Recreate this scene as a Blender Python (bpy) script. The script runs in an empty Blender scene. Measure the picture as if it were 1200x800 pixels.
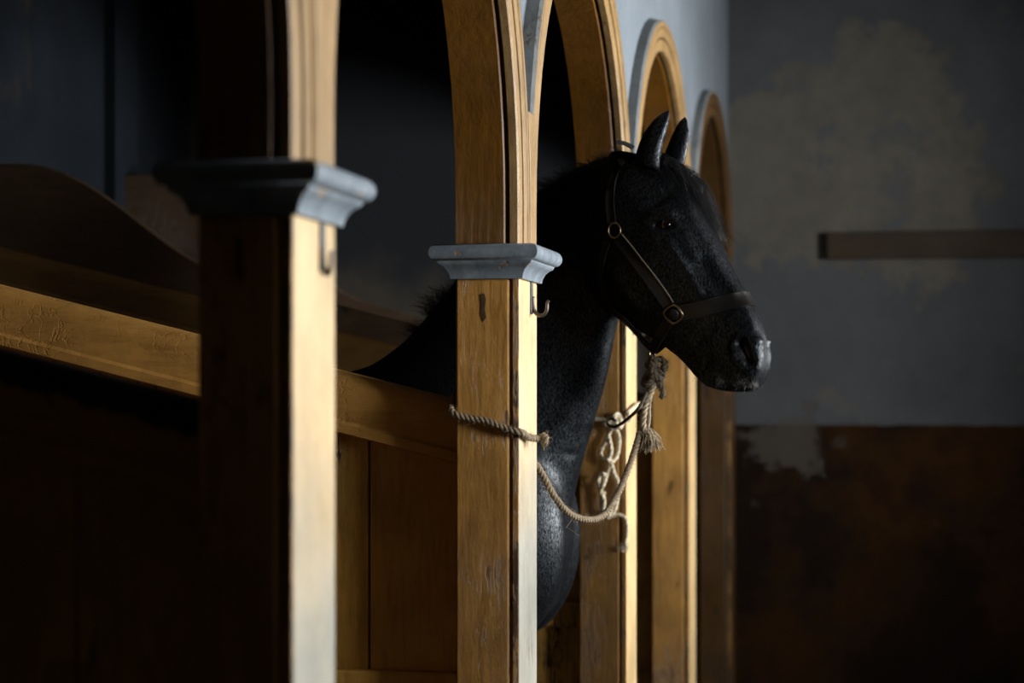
import bpy, bmesh, math, random
import numpy as np
from mathutils import Vector, Matrix
from mathutils.bvhtree import BVHTree
from mathutils.kdtree import KDTree

C = bpy.context.scene.collection
SC = bpy.context.scene
random.seed(4)
RNG = np.random.default_rng(4)

# ------------------------------------------------------------------ camera
FPX = 2500.0                                  # focal length in pixels of a 1200 px wide frame
PHI = math.atan(490 / FPX)                    # the arcade runs along +Y, the camera is turned towards the stalls
CP, SP = math.cos(PHI), math.sin(PHI)
EYE = 1.42
HOR = 463.0                                   # horizon row
cam = bpy.data.cameras.new('camera')
cam.sensor_width = 36.0
cam.lens = 36.0 * FPX / 1200.0
cam.shift_y = (HOR - 400) / 1200.0
cam.clip_start = 0.05
cam.dof.use_dof = True
cam.dof.focus_distance = 5.33
cam.dof.aperture_fstop = (cam.lens / 1000) / 0.032
cam_o = bpy.data.objects.new('camera', cam)
C.objects.link(cam_o)
cam_o.location = (0, 0, EYE)
cam_o.rotation_euler = (math.pi / 2, 0, PHI)
SC.camera = cam_o

# ------------------------------------------------------------------ world, lights, exposure
w = bpy.data.worlds.new('world')
SC.world = w
w.use_nodes = True
w.node_tree.nodes['Background'].inputs[0].default_value = (0.5, 0.65, 0.9, 1)
w.node_tree.nodes['Background'].inputs[1].default_value = 0.012
SC.view_settings.view_transform = 'Standard'
SC.view_settings.look = 'None'
SC.view_settings.exposure = 0.0
SC.view_settings.gamma = 1.0
SC.view_settings.use_curve_mapping = False
WALL_T = 1.40                                 # its thickness, unseen; reveals deepened to keep slanting light off the posts
WALL_R = 2.3                                  # aisle wall with the windows
WINDOWS = [(3.05, 4.35, 1.25, 2.50, 400), (6.00, 8.00, 1.25, 2.50, 620)]   # y0, y1, z0, z1, watts
for y0, y1, z0, z1, p in WINDOWS:
    li = bpy.data.lights.new('window_daylight', 'AREA')
    li.shape = 'RECTANGLE'
    li.size, li.size_y = (z1 - z0), (y1 - y0)
    li.energy = p
    li.color = (0.98, 0.98, 0.98)
    lo = bpy.data.objects.new('window_daylight', li)
    C.objects.link(lo)
    lo.location = (WALL_R + WALL_T - .03, (y0 + y1) / 2, (z0 + z1) / 2)
    lo.rotation_euler = (0, math.pi / 2, 0)   # shines along -X

# ------------------------------------------------------------------ helpers
def P(x, y, d):
    """point seen at pixel (x, y) at distance d along the camera axis"""
    r = (x - 600) / FPX * d
    return Vector((r * CP - d * SP, r * SP + d * CP, EYE + (HOR - y) / FPX * d))

def PY(x, y, Y):
    """point seen at pixel (x, y) on the plane of constant world Y"""
    k = (x - 600) / FPX
    X = Y * (k * CP - SP) / (CP + k * SP)
    d = Y * CP - X * SP
    return Vector((X, Y, EYE + (HOR - y) / FPX * d))

def tag(o, label=None, cat=None, group=None, kind=None):
    if label: o['label'] = label
    if cat: o['category'] = cat
    if group: o['group'] = group
    if kind: o['kind'] = kind
    return o

def link(name, me, mat, parent=None, smooth=False):
    if mat is not None and not me.materials: me.materials.append(mat)
    if smooth:
        for p in me.polygons: p.use_smooth = True
    o = bpy.data.objects.new(name, me)
    C.objects.link(o)
    if parent: o.parent = parent
    return o

def empty(name, loc=(0, 0, 0)):
    o = bpy.data.objects.new(name, None)
    o.location = loc
    o.empty_display_size = 0.1
    C.objects.link(o)
    return o

class MB:
    """collects faces of one mesh, in world coordinates"""
    def __init__(s): s.v = []; s.f = []
    def add(s, v, f):
        n = len(s.v); s.v += [tuple(q) for q in v]; s.f += [tuple(i + n for i in q) for q in f]; return s
    def box(s, x0, x1, y0, y1, z0, z1):
        v = [(x, y, z) for x in (x0, x1) for y in (y0, y1) for z in (z0, z1)]
        return s.add(v, [(0, 1, 3, 2), (4, 6, 7, 5), (0, 4, 5, 1), (2, 3, 7, 6), (0, 2, 6, 4), (1, 5, 7, 3)])
    def loft(s, rings, closed_ring=True, caps=True, closed_path=False):
        n = len(rings[0]); v = [p for r in rings for p in r]; f = []
        m = len(rings)
        for i in range(m if closed_path else m - 1):
            for j in range(n if closed_ring else n - 1):
                a, b = i * n + j, i * n + (j + 1) % n
                i2 = ((i + 1) % m) * n
                f.append((a, b, i2 + (j + 1) % n, i2 + j))
        if caps and not closed_path:
            f.append(tuple(range(n))[::-1]); f.append(tuple((m - 1) * n + j for j in range(n)))
        return s.add(v, f)
    def tube(s, pts, r, n=8, caps=True, closed=False):
        return s.loft(tube_rings(pts, r, n, closed), True, caps, closed)
    def mesh(s, name, fix=True):
        me = bpy.data.meshes.new(name)
        me.from_pydata(s.v, [], s.f)
        if fix:
            bm = bmesh.new(); bm.from_mesh(me)
            bmesh.ops.recalc_face_normals(bm, faces=bm.faces)
            bm.to_mesh(me); bm.free()
        me.update()
        return me
    def build(s, name, mat, parent=None, smooth=False, bevel=0.0, seg=2, auto=False):
        o = link(name, s.mesh(name), mat, None, smooth)
        if parent:
            o.parent = parent
            o.matrix_parent_inverse = Matrix.Translation(-Vector(parent.location))
        if bevel:
            b = o.modifiers.new('bevel', 'BEVEL'); b.width = bevel; b.segments = seg; b.limit_method = 'ANGLE'
        if auto:
            try:
                with bpy.context.temp_override(object=o, active_object=o, selected_objects=[o], selected_editable_objects=[o]):
                    bpy.ops.object.shade_smooth_by_angle(angle=math.radians(38))
            except Exception: pass
        return o

def frames(pts, closed=False):
    P_ = [Vector(p) for p in pts]; n = len(P_); T = []
    for i in range(n):
        if closed: t = P_[(i + 1) % n] - P_[i - 1]
        else: t = P_[min(i + 1, n - 1)] - P_[max(i - 1, 0)]
        T.append(t.normalized() if t.length > 1e-9 else Vector((0, 0, 1)))
    a = Vector((0, 0, 1)) if abs(T[0].z) < .9 else Vector((1, 0, 0))
    N = [(a - T[0] * a.dot(T[0])).normalized()]
    for i in range(1, n):
        q = N[-1] - T[i] * N[-1].dot(T[i])
        N.append(q.normalized() if q.length > 1e-6 else N[-1])
    return P_, T, N, [T[i].cross(N[i]) for i in range(n)]

def tube_rings(pts, r, n=8, closed=False):
    P_, T, N, B = frames(pts, closed)
    out = []
    for i, p in enumerate(P_):
        rr = r[i] if hasattr(r, '__len__') else r
        out.append([p + (N[i] * math.cos(a) + B[i] * math.sin(a)) * rr for a in [2 * math.pi * k / n for k in range(n)]])
    return out

def spline(pts, n, closed=False):
    """Catmull-Rom through pts, n samples per span (rows may have any length)"""
    A = np.array([list(p) for p in pts], float); m = len(A); out = []
    for i in range(m if closed else m - 1):
        p = [A[(i + k) % m] if closed else A[min(max(i + k, 0), m - 1)] for k in (-1, 0, 1, 2)]
        for j in range(n):
            t = j / n
            out.append(.5 * (2 * p[1] + (p[2] - p[0]) * t + (2 * p[0] - 5 * p[1] + 4 * p[2] - p[3]) * t * t + (3 * p[1] - p[0] - 3 * p[2] + p[3]) * t ** 3))
    if not closed: out.append(A[-1])
    return [tuple(q) for q in out]

# ------------------------------------------------------------------ materials
def mat(name, base, rough=.6, spec=.4, metal=0.0):
    m = bpy.data.materials.new(name); m.use_nodes = True
    b = m.node_tree.nodes['Principled BSDF']
    b.inputs['Base Color'].default_value = (*base, 1)
    b.inputs['Roughness'].default_value = rough
    b.inputs['Specular IOR Level'].default_value = spec
    b.inputs['Metallic'].default_value = metal
    return m

class NT:
    def __init__(s, m):
        s.m = m; s.t = m.node_tree; s.b = s.t.nodes['Principled BSDF']
        s.co = s.t.nodes.new('ShaderNodeTexCoord').outputs['Object']
    def n(s, kind, **kw):
        q = s.t.nodes.new(kind)
        for k, v in kw.items(): setattr(q, k, v)
        return q
    def l(s, a, b): s.t.links.new(a, b)
    def mapping(s, scale, rot=(0, 0, 0), loc=(0, 0, 0)):
        q = s.n('ShaderNodeMapping'); q.inputs['Scale'].default_value = scale
        q.inputs['Rotation'].default_value = rot; q.inputs['Location'].default_value = loc
        s.l(s.co, q.inputs['Vector']); return q.outputs[0]
    def noise(s, scale, vec=None, detail=5, rough=.6, dist=0.0):
        q = s.n('ShaderNodeTexNoise'); q.inputs['Scale'].default_value = scale
        q.inputs['Detail'].default_value = detail; q.inputs['Roughness'].default_value = rough; q.inputs['Distortion'].default_value = dist
        s.l(vec if vec is not None else s.co, q.inputs['Vector']); return q.outputs['Fac']
    def ramp(s, fac, stops):
        q = s.n('ShaderNodeValToRGB'); e = q.color_ramp.elements
        while len(e) < len(stops): e.new(.5)
        for el, (p, c) in zip(e, stops):
            el.position = p; el.color = (*c, 1) if hasattr(c, '__len__') else (c, c, c, 1)
        s.l(fac, q.inputs[0]); return q.outputs[0]
    def mix(s, fac, a, b, mode='MIX'):
        q = s.n('ShaderNodeMix', data_type='RGBA', blend_type=mode)
        for sock, v in ((q.inputs[0], fac), (q.inputs[6], a), (q.inputs[7], b)):
            if isinstance(v, (int, float)): sock.default_value = v
            elif isinstance(v, tuple): sock.default_value = (*v, 1)
            else: s.l(v, sock)
        return q.outputs[2]
    def math(s, op, a, b=0.0, clamp=False):
        q = s.n('ShaderNodeMath', operation=op); q.use_clamp = clamp
        for sock, v in ((q.inputs[0], a), (q.inputs[1], b)):
            if isinstance(v, (int, float)): sock.default_value = v
            else: s.l(v, sock)
        return q.outputs[0]
    def sep(s):
        q = s.n('ShaderNodeSeparateXYZ'); s.l(s.co, q.inputs[0]); return q.outputs
    def smooth(s, v, a, b):
        q = s.n('ShaderNodeMapRange', interpolation_type='SMOOTHSTEP')
        q.inputs['From Min'].default_value = a; q.inputs['From Max'].default_value = b
        s.l(v, q.inputs['Value']); return q.outputs[0]
    def color(s, c): s.l(c, s.b.inputs['Base Color'])
    def rough(s, c): s.l(c, s.b.inputs['Roughness'])
    def bump(s, h, strength=.3, dist=.01):
        q = s.n('ShaderNodeBump'); q.inputs['Strength'].default_value = strength; q.inputs['Distance'].default_value = dist
        s.l(h, q.inputs['Height']); s.l(q.outputs[0], s.b.inputs['Normal'])

def painted_wood(name, paint, dark, wood, worn=.62, grain=(9, 9, 1.2), rough=.42, crack=0.0, spec=.45, pale=None, low=None):
    m = mat(name, paint, rough, spec); t = NT(m)
    g = t.noise(6, t.mapping(grain), 6, .65, .4)
    big = t.noise(2.1, None, 6, .62)
    fine = t.noise(34, None, 4, .6)
    c = t.ramp(g, [(.25, dark), (.5, paint), (.8, tuple(min(1, v * 1.15) for v in paint))])
    if pale:
        z = t.sep()[2]
        f = t.math('ADD', t.smooth(z, pale[1], pale[2]), t.math('MULTIPLY', t.math('SUBTRACT', big, .5), 1.6), True)
        c = t.mix(f, c, pale[0])
    scr = t.noise(5, t.mapping((16, 16, 2.2)), 8, .72, 1.0)
    wf = t.math('ADD', t.math('MULTIPLY', big, .55), t.math('MULTIPLY', scr, .45))
    wm = t.ramp(wf, [(worn - .02, 0.0), (worn + .02, 1.0)])
    wc = t.ramp(g, [(.3, tuple(v * .35 for v in wood)), (.7, wood)])
    c = t.mix(wm, c, wc)
    if low:
        st = t.noise(4, t.mapping((22, 22, 1.3)), 7, .7, .5)
        lm_ = t.math('MULTIPLY', t.smooth(t.sep()[2], low[1], low[0]), t.ramp(t.math('ADD', t.math('MULTIPLY', st, .6), t.math('MULTIPLY', big, .4)), [(.36, 0.0), (.60, 1.0)]))
        c = t.mix(t.math('MULTIPLY', lm_, low[2]), c, t.ramp(st, [(.35, (.10, .048, .018)), (.65, (.26, .14, .052))]))
    nick = t.ramp(t.noise(13, t.mapping((1, 1, .45)), 3, .5), [(.70, 0.0), (.74, 1.0)])
    c = t.mix(t.math('MULTIPLY', nick, .7), c, tuple(v * .22 for v in wood))
    dirt = t.ramp(t.noise(3.1, None, 6, .7), [(.42, 1.0), (.75, .55)])
    c = t.mix(1.0, c, dirt, 'MULTIPLY')
    t.color(c)
    h = t.math('ADD', t.math('MULTIPLY', g, .5), t.math('MULTIPLY', fine, .35))
    h = t.math('SUBTRACT', h, t.math('MULTIPLY', wm, .5))
    if crack:
        v = t.n('ShaderNodeTexVoronoi', feature='DISTANCE_TO_EDGE'); v.inputs['Scale'].default_value = 19
        wv = t.n('ShaderNodeVectorMath', operation='ADD')
        nn = t.n('ShaderNodeTexNoise'); nn.inputs['Scale'].default_value = 14; nn.inputs['Detail'].default_value = 4
        t.l(t.co, nn.inputs['Vector'])
        sc = t.n('ShaderNodeVectorMath', operation='SCALE'); sc.inputs['Scale'].default_value = .16
        t.l(nn.outputs['Color'], sc.inputs[0]); t.l(t.co, wv.inputs[0]); t.l(sc.outputs[0], wv.inputs[1])
        t.l(wv.outputs[0], v.inputs['Vector'])
        ed = t.ramp(v.outputs['Distance'], [(0.0, 0.0), (.05, 1.0)])
        msk = t.ramp(t.noise(5, None, 4, .6), [(.5, 0.0), (.66, 1.0)])
        h = t.math('SUBTRACT', h, t.math('MULTIPLY', t.math('MULTIPLY', t.math('SUBTRACT', 1.0, ed), msk), crack))
    t.bump(h, .55, .006)
    t.rough(t.ramp(big, [(.3, rough - .08), (.7, rough + .22)]))
    return m

M = {}
M['ochre'] = painted_wood('ochre_paint', (.47, .245, .060), (.29, .130, .022), (.19, .095, .036), .565, low=(1.0, 1.42, .85))
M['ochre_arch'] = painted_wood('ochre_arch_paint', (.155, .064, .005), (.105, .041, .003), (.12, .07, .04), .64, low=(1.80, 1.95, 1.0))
M['facing'] = painted_wood('faded_facing_paint', (.64, .47, .25), (.55, .37, .17), (.24, .14, .07), .64, pale=((.34, .33, .275), 1.5, .95))
M['edge_bead'] = painted_wood('edge_bead_paint', (.36, .19, .05), (.22, .11, .03), (.12, .06, .028), .52)
M['facing_clean'] = painted_wood('yellow_facing_paint', (.66, .47, .23), (.55, .36, .15), (.24, .14, .07), .66)
M['brown_post'] = painted_wood('brown_post_tone', (.085, .040, .008), (.055, .025, .005), (.05, .03, .015), .62)  # dark brown tone of the last post and arch
M['archivolt'] = painted_wood('archivolt_paint', (.31, .195, .078), (.22, .12, .038), (.2, .11, .05), .64)
M['rail'] = painted_wood('rail_paint', (.47, .245, .06), (.36, .175, .036), (.2, .11, .05), .66, grain=(1.2, 9, 9), rough=.38, crack=.42)
M['plank'] = painted_wood('plank_paint', (.46, .25, .05), (.30, .15, .028), (.03, .02, .012), .585, rough=.5)
M['shaded_rail'] = painted_wood('shaded_rail_paint', (.13, .066, .014), (.08, .04, .010), (.05, .03, .02), .62, grain=(1.2, 9, 9), rough=.5)  # rail paint darkened in colour for the weaker light in the far stalls
M['stained_rail'] = painted_wood('stained_rail_paint', (.40, .20, .045), (.28, .13, .026), (.1, .06, .03), .62, grain=(1.2, 9, 9), rough=.5)
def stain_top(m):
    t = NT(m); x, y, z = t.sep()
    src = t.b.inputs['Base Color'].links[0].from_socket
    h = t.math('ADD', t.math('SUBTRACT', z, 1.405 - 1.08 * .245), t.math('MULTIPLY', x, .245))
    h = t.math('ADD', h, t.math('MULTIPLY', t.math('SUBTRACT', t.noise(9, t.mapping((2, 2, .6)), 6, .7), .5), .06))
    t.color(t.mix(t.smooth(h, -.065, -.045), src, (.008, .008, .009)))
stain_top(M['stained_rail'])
M['swan'] = painted_wood('dark_board_paint', (.07, .042, .022), (.045, .026, .014), (.03, .02, .014), .62, grain=(1.2, 9, 9), rough=.5)
M['batten'] = painted_wood('batten_wood', (.036, .021, .008), (.02, .011, .005), (.03, .018, .012), .62, grain=(1.2, 9, 9), rough=.6)

def m_capital():
    m = mat('grey_blue_paint', (.2, .25, .3), .5); t = NT(m)
    n = t.noise(16, None, 6, .7)
    c = t.ramp(n, [(.3, (.085, .11, .135)), (.62, (.20, .24, .275)), (.75, (.33, .37, .39))])
    chip = t.ramp(t.noise(23, None, 4, .6), [(.66, 0.0), (.69, 1.0)])
    c = t.mix(chip, c, (.33, .2, .075)); t.color(c)
    t.bump(t.math('SUBTRACT', n, t.math('MULTIPLY', chip, .6)), .5, .004)
    return m
M['capital'] = m_capital()
M['edge_grey'] = painted_wood('grey_edge_paint', (.19, .20, .20), (.12, .125, .125), (.2, .13, .06), .63)

def m_plaster(name, base, dark, peel, lo=.5, hi=.56, scale=1.1):
    m = mat(name, base, .9, .04); t = NT(m)
    n = t.noise(2.2, None, 8, .68); f = t.noise(30, None, 4, .6)
    c = t.ramp(n, [(.3, dark), (.65, base)])
    pm = t.ramp(t.noise(scale, None, 9, .66, .3), [(lo, 0.0), (hi, 1.0)])
    c = t.mix(pm, c, peel)
    c = t.mix(t.math('MULTIPLY', t.ramp(t.noise(6.5, None, 7, .7), [(.6, 0.0), (.68, 1.0)]), .55), c, dark)
    t.color(c)
    t.bump(t.math('ADD', t.math('MULTIPLY', f, .4), t.math('MULTIPLY', pm, .5)), .5, .008)
    return m
M['spandrel'] = m_plaster('whitewash', (.18, .207, .232), (.13, .153, .175), (.20, .21, .21), .62, .7)
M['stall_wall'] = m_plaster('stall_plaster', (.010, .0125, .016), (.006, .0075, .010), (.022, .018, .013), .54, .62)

def m_endwall():
    m = mat('end_wall_plaster', (.1, .12, .14), .9, .05); t = NT(m)
    x, y, z = t.sep()
    n = t.noise(1.7, None, 9, .68); f = t.noise(28, None, 4, .6); nb = t.noise(5.5, None, 8, .7)
    blue = t.ramp(n, [(.3, (.058, .063, .068)), (.7, (.096, .103, .109))])
    # broad peeled area of bare beige plaster beside the arcade, ragged outline
    dx = t.math('MULTIPLY', t.math('SUBTRACT', x, -.40), 1.0); dz = t.math('MULTIPLY', t.math('SUBTRACT', z, 2.50), 1.1)
    r = t.math('SQRT', t.math('ADD', t.math('MULTIPLY', dx, dx), t.math('MULTIPLY', dz, dz)))
    r = t.math('ADD', r, t.math('MULTIPLY', t.math('SUBTRACT', n, .5), 1.9))
    pm = t.ramp(r, [(.60, 1.0), (.72, 0.0)])
    pm2 = t.ramp(t.noise(2.6, None, 9, .7, .4), [(.60, 0.0), (.66, 1.0)])
    hole = t.ramp(t.noise(3.4, None, 8, .7), [(.55, 0.0), (.62, 1.0)])
    beige = t.ramp(nb, [(.3, (.100, .093, .078)), (.7, (.142, .131, .110))])
    up = t.mix(t.math('MULTIPLY', t.math('MAXIMUM', pm, t.math('MULTIPLY', pm2, .6)), t.math('SUBTRACT', 1.0, t.math('MULTIPLY', hole, .8))), blue, beige)
    low = t.ramp(t.noise(2.4, None, 8, .7), [(.35, (.020, .009, .004)), (.52, (.036, .016, .005)), (.7, (.018, .007, .005))])
    chips = t.ramp(t.noise(7, t.mapping((1, 1, 1), (0, .6, 0)), 7, .68), [(.66, 0.0), (.70, 1.0)])
    low = t.mix(t.math('MULTIPLY', chips, .8), low, (.12, .10, .08))
    stain = t.ramp(t.noise(1.5, None, 7, .7), [(.45, 0.0), (.6, 1.0)])
    low = t.mix(t.math('MULTIPLY', stain, .75), low, (.006, .0055, .0055))
    # a bare patch where the dado meets the arcade
    ex = t.math('MULTIPLY', t.math('SUBTRACT', x, -.68), 2.3); ez = t.math('MULTIPLY', t.math('SUBTRACT', z, 1.22), 3.4)
    e = t.math('ADD', t.math('SQRT', t.math('ADD', t.math('MULTIPLY', ex, ex), t.math('MULTIPLY', ez, ez))), t.math('MULTIPLY', t.math('SUBTRACT', nb, .5), 2.4))
    em = t.ramp(e, [(.42, 1.0), (.55, 0.0)])
    zz = t.math('ADD', z, t.math('MULTIPLY', t.math('SUBTRACT', nb, .5), .03))
    dm = t.smooth(zz, 1.272, 1.284)
    c = t.mix(dm, low, up)
    c = t.mix(t.math('MULTIPLY', em, .7), c, (.085, .077, .066))
    stall_shade = t.ramp(t.math('ADD', z, t.math('MULTIPLY', n, .7)), [(.52, (.115, .098, .078)), (.60, (.05, .054, .062))]) if False else t.mix(t.smooth(t.math('ADD', z, t.math('MULTIPLY', t.math('SUBTRACT', n, .5), .9)), 1.85, 2.2), (.085, .074, .060), (.030, .033, .038))
    c = t.mix(t.smooth(x, -1.05, -1.06), c, stall_shade)  # wall inside the stalls coloured darker for shade, lighter towards the bottom
    t.color(c)
    t.bump(t.math('ADD', t.math('MULTIPLY', f, .4), t.math('MULTIPLY', t.math('MAXIMUM', pm, em), -.6)), .5, .01)
    return m
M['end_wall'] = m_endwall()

def m_floor():
    m = mat('floor_setts', (.05, .045, .04), .8); t = NT(m)
    c = t.ramp(t.noise(3, None, 7, .7), [(.3, (.03, .027, .024)), (.7, (.075, .066, .056))]); t.color(c)
    t.bump(t.noise(18, None, 6, .7), .6, .02); return m
M['floor'] = m_floor()
M['room'] = m_plaster('aisle_plaster', (.20, .20, .195), (.13, .13, .13), (.24, .22, .19), .55, .62)

def m_coat():
    m = mat('black_coat', (.004, .0045, .006), .40, .26); t = NT(m)
    h = t.noise(230, t.mapping((1, 1, .3)), 4, .7); b = t.noise(14, None, 4, .6)
    t.color(t.ramp(b, [(.3, (.0010, .0013, .0018)), (.7, (.0020, .0025, .0034))]))
    t.rough(t.ramp(t.noise(60, t.mapping((1, 1, .4)), 4, .65), [(.3, .35), (.7, .50)]))
    t.l(t.ramp(t.noise(260, t.mapping((1, 1, .45)), 3, .7), [(.38, .02), (.68, .52)]), t.b.inputs['Specular IOR Level'])
    t.bump(h, .45, .002)
    t.b.inputs['Specular Tint'].default_value = (.80, .91, 1, 1)
    t.b.inputs['Sheen Weight'].default_value = .006
    t.b.inputs['Sheen Roughness'].default_value = .4
    t.b.inputs['Sheen Tint'].default_value = (.75, .85, 1, 1)
    return m
M['coat'] = m_coat()
M['hair'] = mat('black_hair', (.004, .004, .0045), .45, .3)
M['skin'] = mat('nostril_skin', (.012, .009, .009), .5)
M['hoof'] = mat('hoof_horn', (.02, .018, .016), .5)
M['eye'] = mat('brown_eye', (.004, .0016, .0008), .05, .30)
M['whisker'] = mat('grey_muzzle_hair', (.13, .12, .115), .6)
def m_leather():
    m = mat('dark_leather', (.008, .0075, .007), .42, .16); t = NT(m)
    n = t.noise(90, None, 4, .6)
    t.color(t.ramp(t.noise(12, None, 4, .6), [(.3, (.006, .0057, .0054)), (.7, (.014, .0125, .0115))])); t.bump(n, .4, .0015); return m
M['leather'] = m_leather()
M['leather_edge'] = mat('pale_leather_edge', (.12, .10, .078), .5)
M['brass'] = mat('tarnished_brass', (.17, .135, .085), .34, .5, 1.0)
M['iron'] = mat('rusty_iron', (.09, .075, .065), .45, .5, .8)
M['iron_dark'] = mat('painted_iron', (.05, .06, .07), .5, .5, .3)
def m_rope(name, a, b):
    m = mat(name, a, .85, .2); t = NT(m)
    t.color(t.ramp(t.noise(70, None, 5, .7), [(.3, b), (.7, a)])); t.bump(t.noise(220, None, 3, .6), .5, .002); return m
M['rope_shaded'] = m_rope('shaded_rope', (.13, .105, .075), (.06, .047, .032))  # rope colour darkened for the knot and strand lying in shade
M['rope_pale'] = m_rope('pale_rope', (.42, .35, .25), (.24, .19, .125))
M['rope'] = m_rope('hemp_rope', (.29, .23, .155), (.14, .105, .066))
M['rope_cream'] = m_rope('cream_rope', (.66, .58, .43), (.42, .35, .23))
M['frame'] = mat('window_paint', (.3, .3, .28), .5)

# ------------------------------------------------------------------ the setting
L = 0.9335                      # arcade front plane at x = -L
S = 1.783                       # spacing of the posts
T = 0.232                       # post width along the arcade
W = 0.150                       # post depth
Y0 = 3.063                      # near face of the first post in the picture
YE = Y0 + 4 * S + T             # end wall
XB = -3.38                      # wall behind the stalls
ZC = 3.5
def struct(name, mb, m, parent=None, **k):
    o = mb.build(name, m, parent, **k)
    if not parent: o['kind'] = 'structure'
    return o
struct('floor', MB().box(XB - .2, WALL_R + WALL_T, -3.2, YE + .2, -.12, 0), M['floor'])
struct('ceiling', MB().box(XB - .2, WALL_R + WALL_T, -3.2, YE + .2, ZC, ZC + .1), M['room'])
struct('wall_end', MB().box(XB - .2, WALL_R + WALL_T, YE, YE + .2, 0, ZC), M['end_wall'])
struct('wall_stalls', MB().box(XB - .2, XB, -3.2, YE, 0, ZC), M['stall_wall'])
struct('wall_near', MB().box(XB, WALL_R, -3.3, -3.2, 0, ZC), M['room'])
wr = MB(); ya = -3.2
for y0, y1, z0, z1, p in WINDOWS:
    wr.box(WALL_R, WALL_R + WALL_T, ya, y0, 0, ZC); wr.box(WALL_R, WALL_R + WALL_T, y0, y1, 0, z0); wr.box(WALL_R, WALL_R + WALL_T, y0, y1, z1, ZC); ya = y1
wr.box(WALL_R, WALL_R + WALL_T, ya, YE, 0, ZC)
struct('wall_aisle', wr, M['room'])
for i, (y0, y1, z0, z1, p) in enumerate(WINDOWS):
    f = MB(); a = .05; x0, x1 = WALL_R + WALL_T - .16, WALL_R + WALL_T - .11
    f.box(x0, x1, y0, y0 + a, z0, z1); f.box(x0, x1, y1 - a, y1, z0, z1); f.box(x0, x1, y0 + a, y1 - a, z0, z0 + a); f.box(x0, x1, y0 + a, y1 - a, z1 - a, z1)
    f.box(x0, x1, (y0 + y1) / 2 - .02, (y0 + y1) / 2 + .02, z0 + a, z1 - a)
    struct('window_%d' % (i + 1), f, M['frame'])
struct('trim_1', MB().box(XB, XB + .05, 8.40, 8.66, 0, ZC), M['stall_wall'])   # shallow pier on the stall wall

# ------------------------------------------------------------------ arcade: plaster wall, arches, posts
Z_CAP1 = 1.770                  # top of the capitals
Z_CAP0 = 1.690
STILT = 0.10
R_IN = (S - T) / 2
WA = 0.1155                     # width of an archivolt
def arch_path(yc, r, n=28, z0=Z_CAP1 + .002):
    zc = Z_CAP1 + STILT
    pts = [(yc - r, z0)]
    for k in range(n + 1):
        a = math.pi - math.pi * k / n
        pts.append((yc + r * math.cos(a), zc + r * math.sin(a)))
    pts.append((yc + r, z0))
    return pts
def profile_sweep(mb, yc, prof, closed=True):
    """prof: list of (q outward from the opening, x)"""
    rings = []
    paths = [arch_path(yc, R_IN + q) for q, x in prof]
    for i in range(len(paths[0])):
        rings.append([Vector((prof[j][1], paths[j][i][0], paths[j][i][1])) for j in range(len(prof))])
    return mb.loft(rings, closed)

wa = MB()                        # plaster above the arches
yc0 = Y0 + T - S / 2 - T / 2
XP = -L - .034
n = 28
for k in range(5):
    yc = Y0 - S / 2 + T / 2 + k * S
    pa = arch_path(yc, R_IN + .05)[1:-1]
    ylo, yhi = yc - S / 2, yc + S / 2
    if k == 4: yhi = YE
    top = [(yc + (y - yc) / (R_IN + .05) * (S / 2), ZC) for y, z in pa]
    top[0] = (ylo, ZC); top[-1] = (yhi, ZC)
    for xx in (XP, XP - .09):
        v = [(xx, y, z) for y, z in pa] + [(xx, y, z) for y, z in top]
        m_ = len(pa); wa.add(v, [(i, i + 1, m_ + i + 1, m_ + i) for i in range(m_ - 1)])
        wa.add([(xx, ylo, pa[0][1]), (xx, pa[0][0], pa[0][1]), (xx, ylo, ZC)], [(0, 1, 2)])
        wa.add([(xx, pa[-1][0], pa[-1][1]), (xx, yhi, pa[-1][1]), (xx, yhi, ZC)], [(0, 1, 2)])
struct('wall_arcade', wa, M['spandrel'])

ARCH_LABEL = ['ochre timber arch ending on the blurred first post, cut by the top edge',
              'ochre timber arch rising from the capital above the iron hook, chipped at its foot',
              'ochre timber arch on the post behind the black horse head, its top cut off',
              'slender ochre timber arch seen whole above the horse ears',
              'last and smallest timber arch, brown, against the end wall']
for k in range(5):
    yc = Y0 - S / 2 + T / 2 + k * S
    r = tag(empty('timber_arch', (-L - W / 2, yc, Z_CAP1)), ARCH_LABEL[k], 'arch', 'timber arches over the stalls')
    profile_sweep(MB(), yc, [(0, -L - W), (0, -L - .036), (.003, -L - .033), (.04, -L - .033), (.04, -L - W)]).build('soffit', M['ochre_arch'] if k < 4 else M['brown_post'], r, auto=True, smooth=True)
    profile_sweep(MB(), yc, [(.016, -L - .046), (.016, -L - .016), (.05, -L - .016), (.05, -L - .046)]).build('tongue', M['swan'], r)  # coloured dark to give the recess its shadow gap
    profile_sweep(MB(), yc, [(.003, -L - .022), (.003, -L - .004), (.008, -L), (.043, -L), (.045, -L - .004), (.046, -L - .018), (.050, -L - .018), (.051, -L + .002), (.053, -L + .004),
                             (.080, -L + .004), (.086, -L - .003), (.092, -L + .006), (WA - .010, -L + .006), (WA - .006, -L - .040), (.05, -L - .022)]).build('archivolt', M['archivolt'] if k < 4 else M['brown_post'], r, auto=True, smooth=True)
    profile_sweep(MB(), yc, [(WA - .010, -L + .0065), (WA - .002, -L - .002), (WA + .0, -L - .036), (WA - .006, -L - .036)]).build('outer_edge', M['edge_grey'], r, auto=True, smooth=True)['label'] = 'grey outer edge of the arch moulding'

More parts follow.
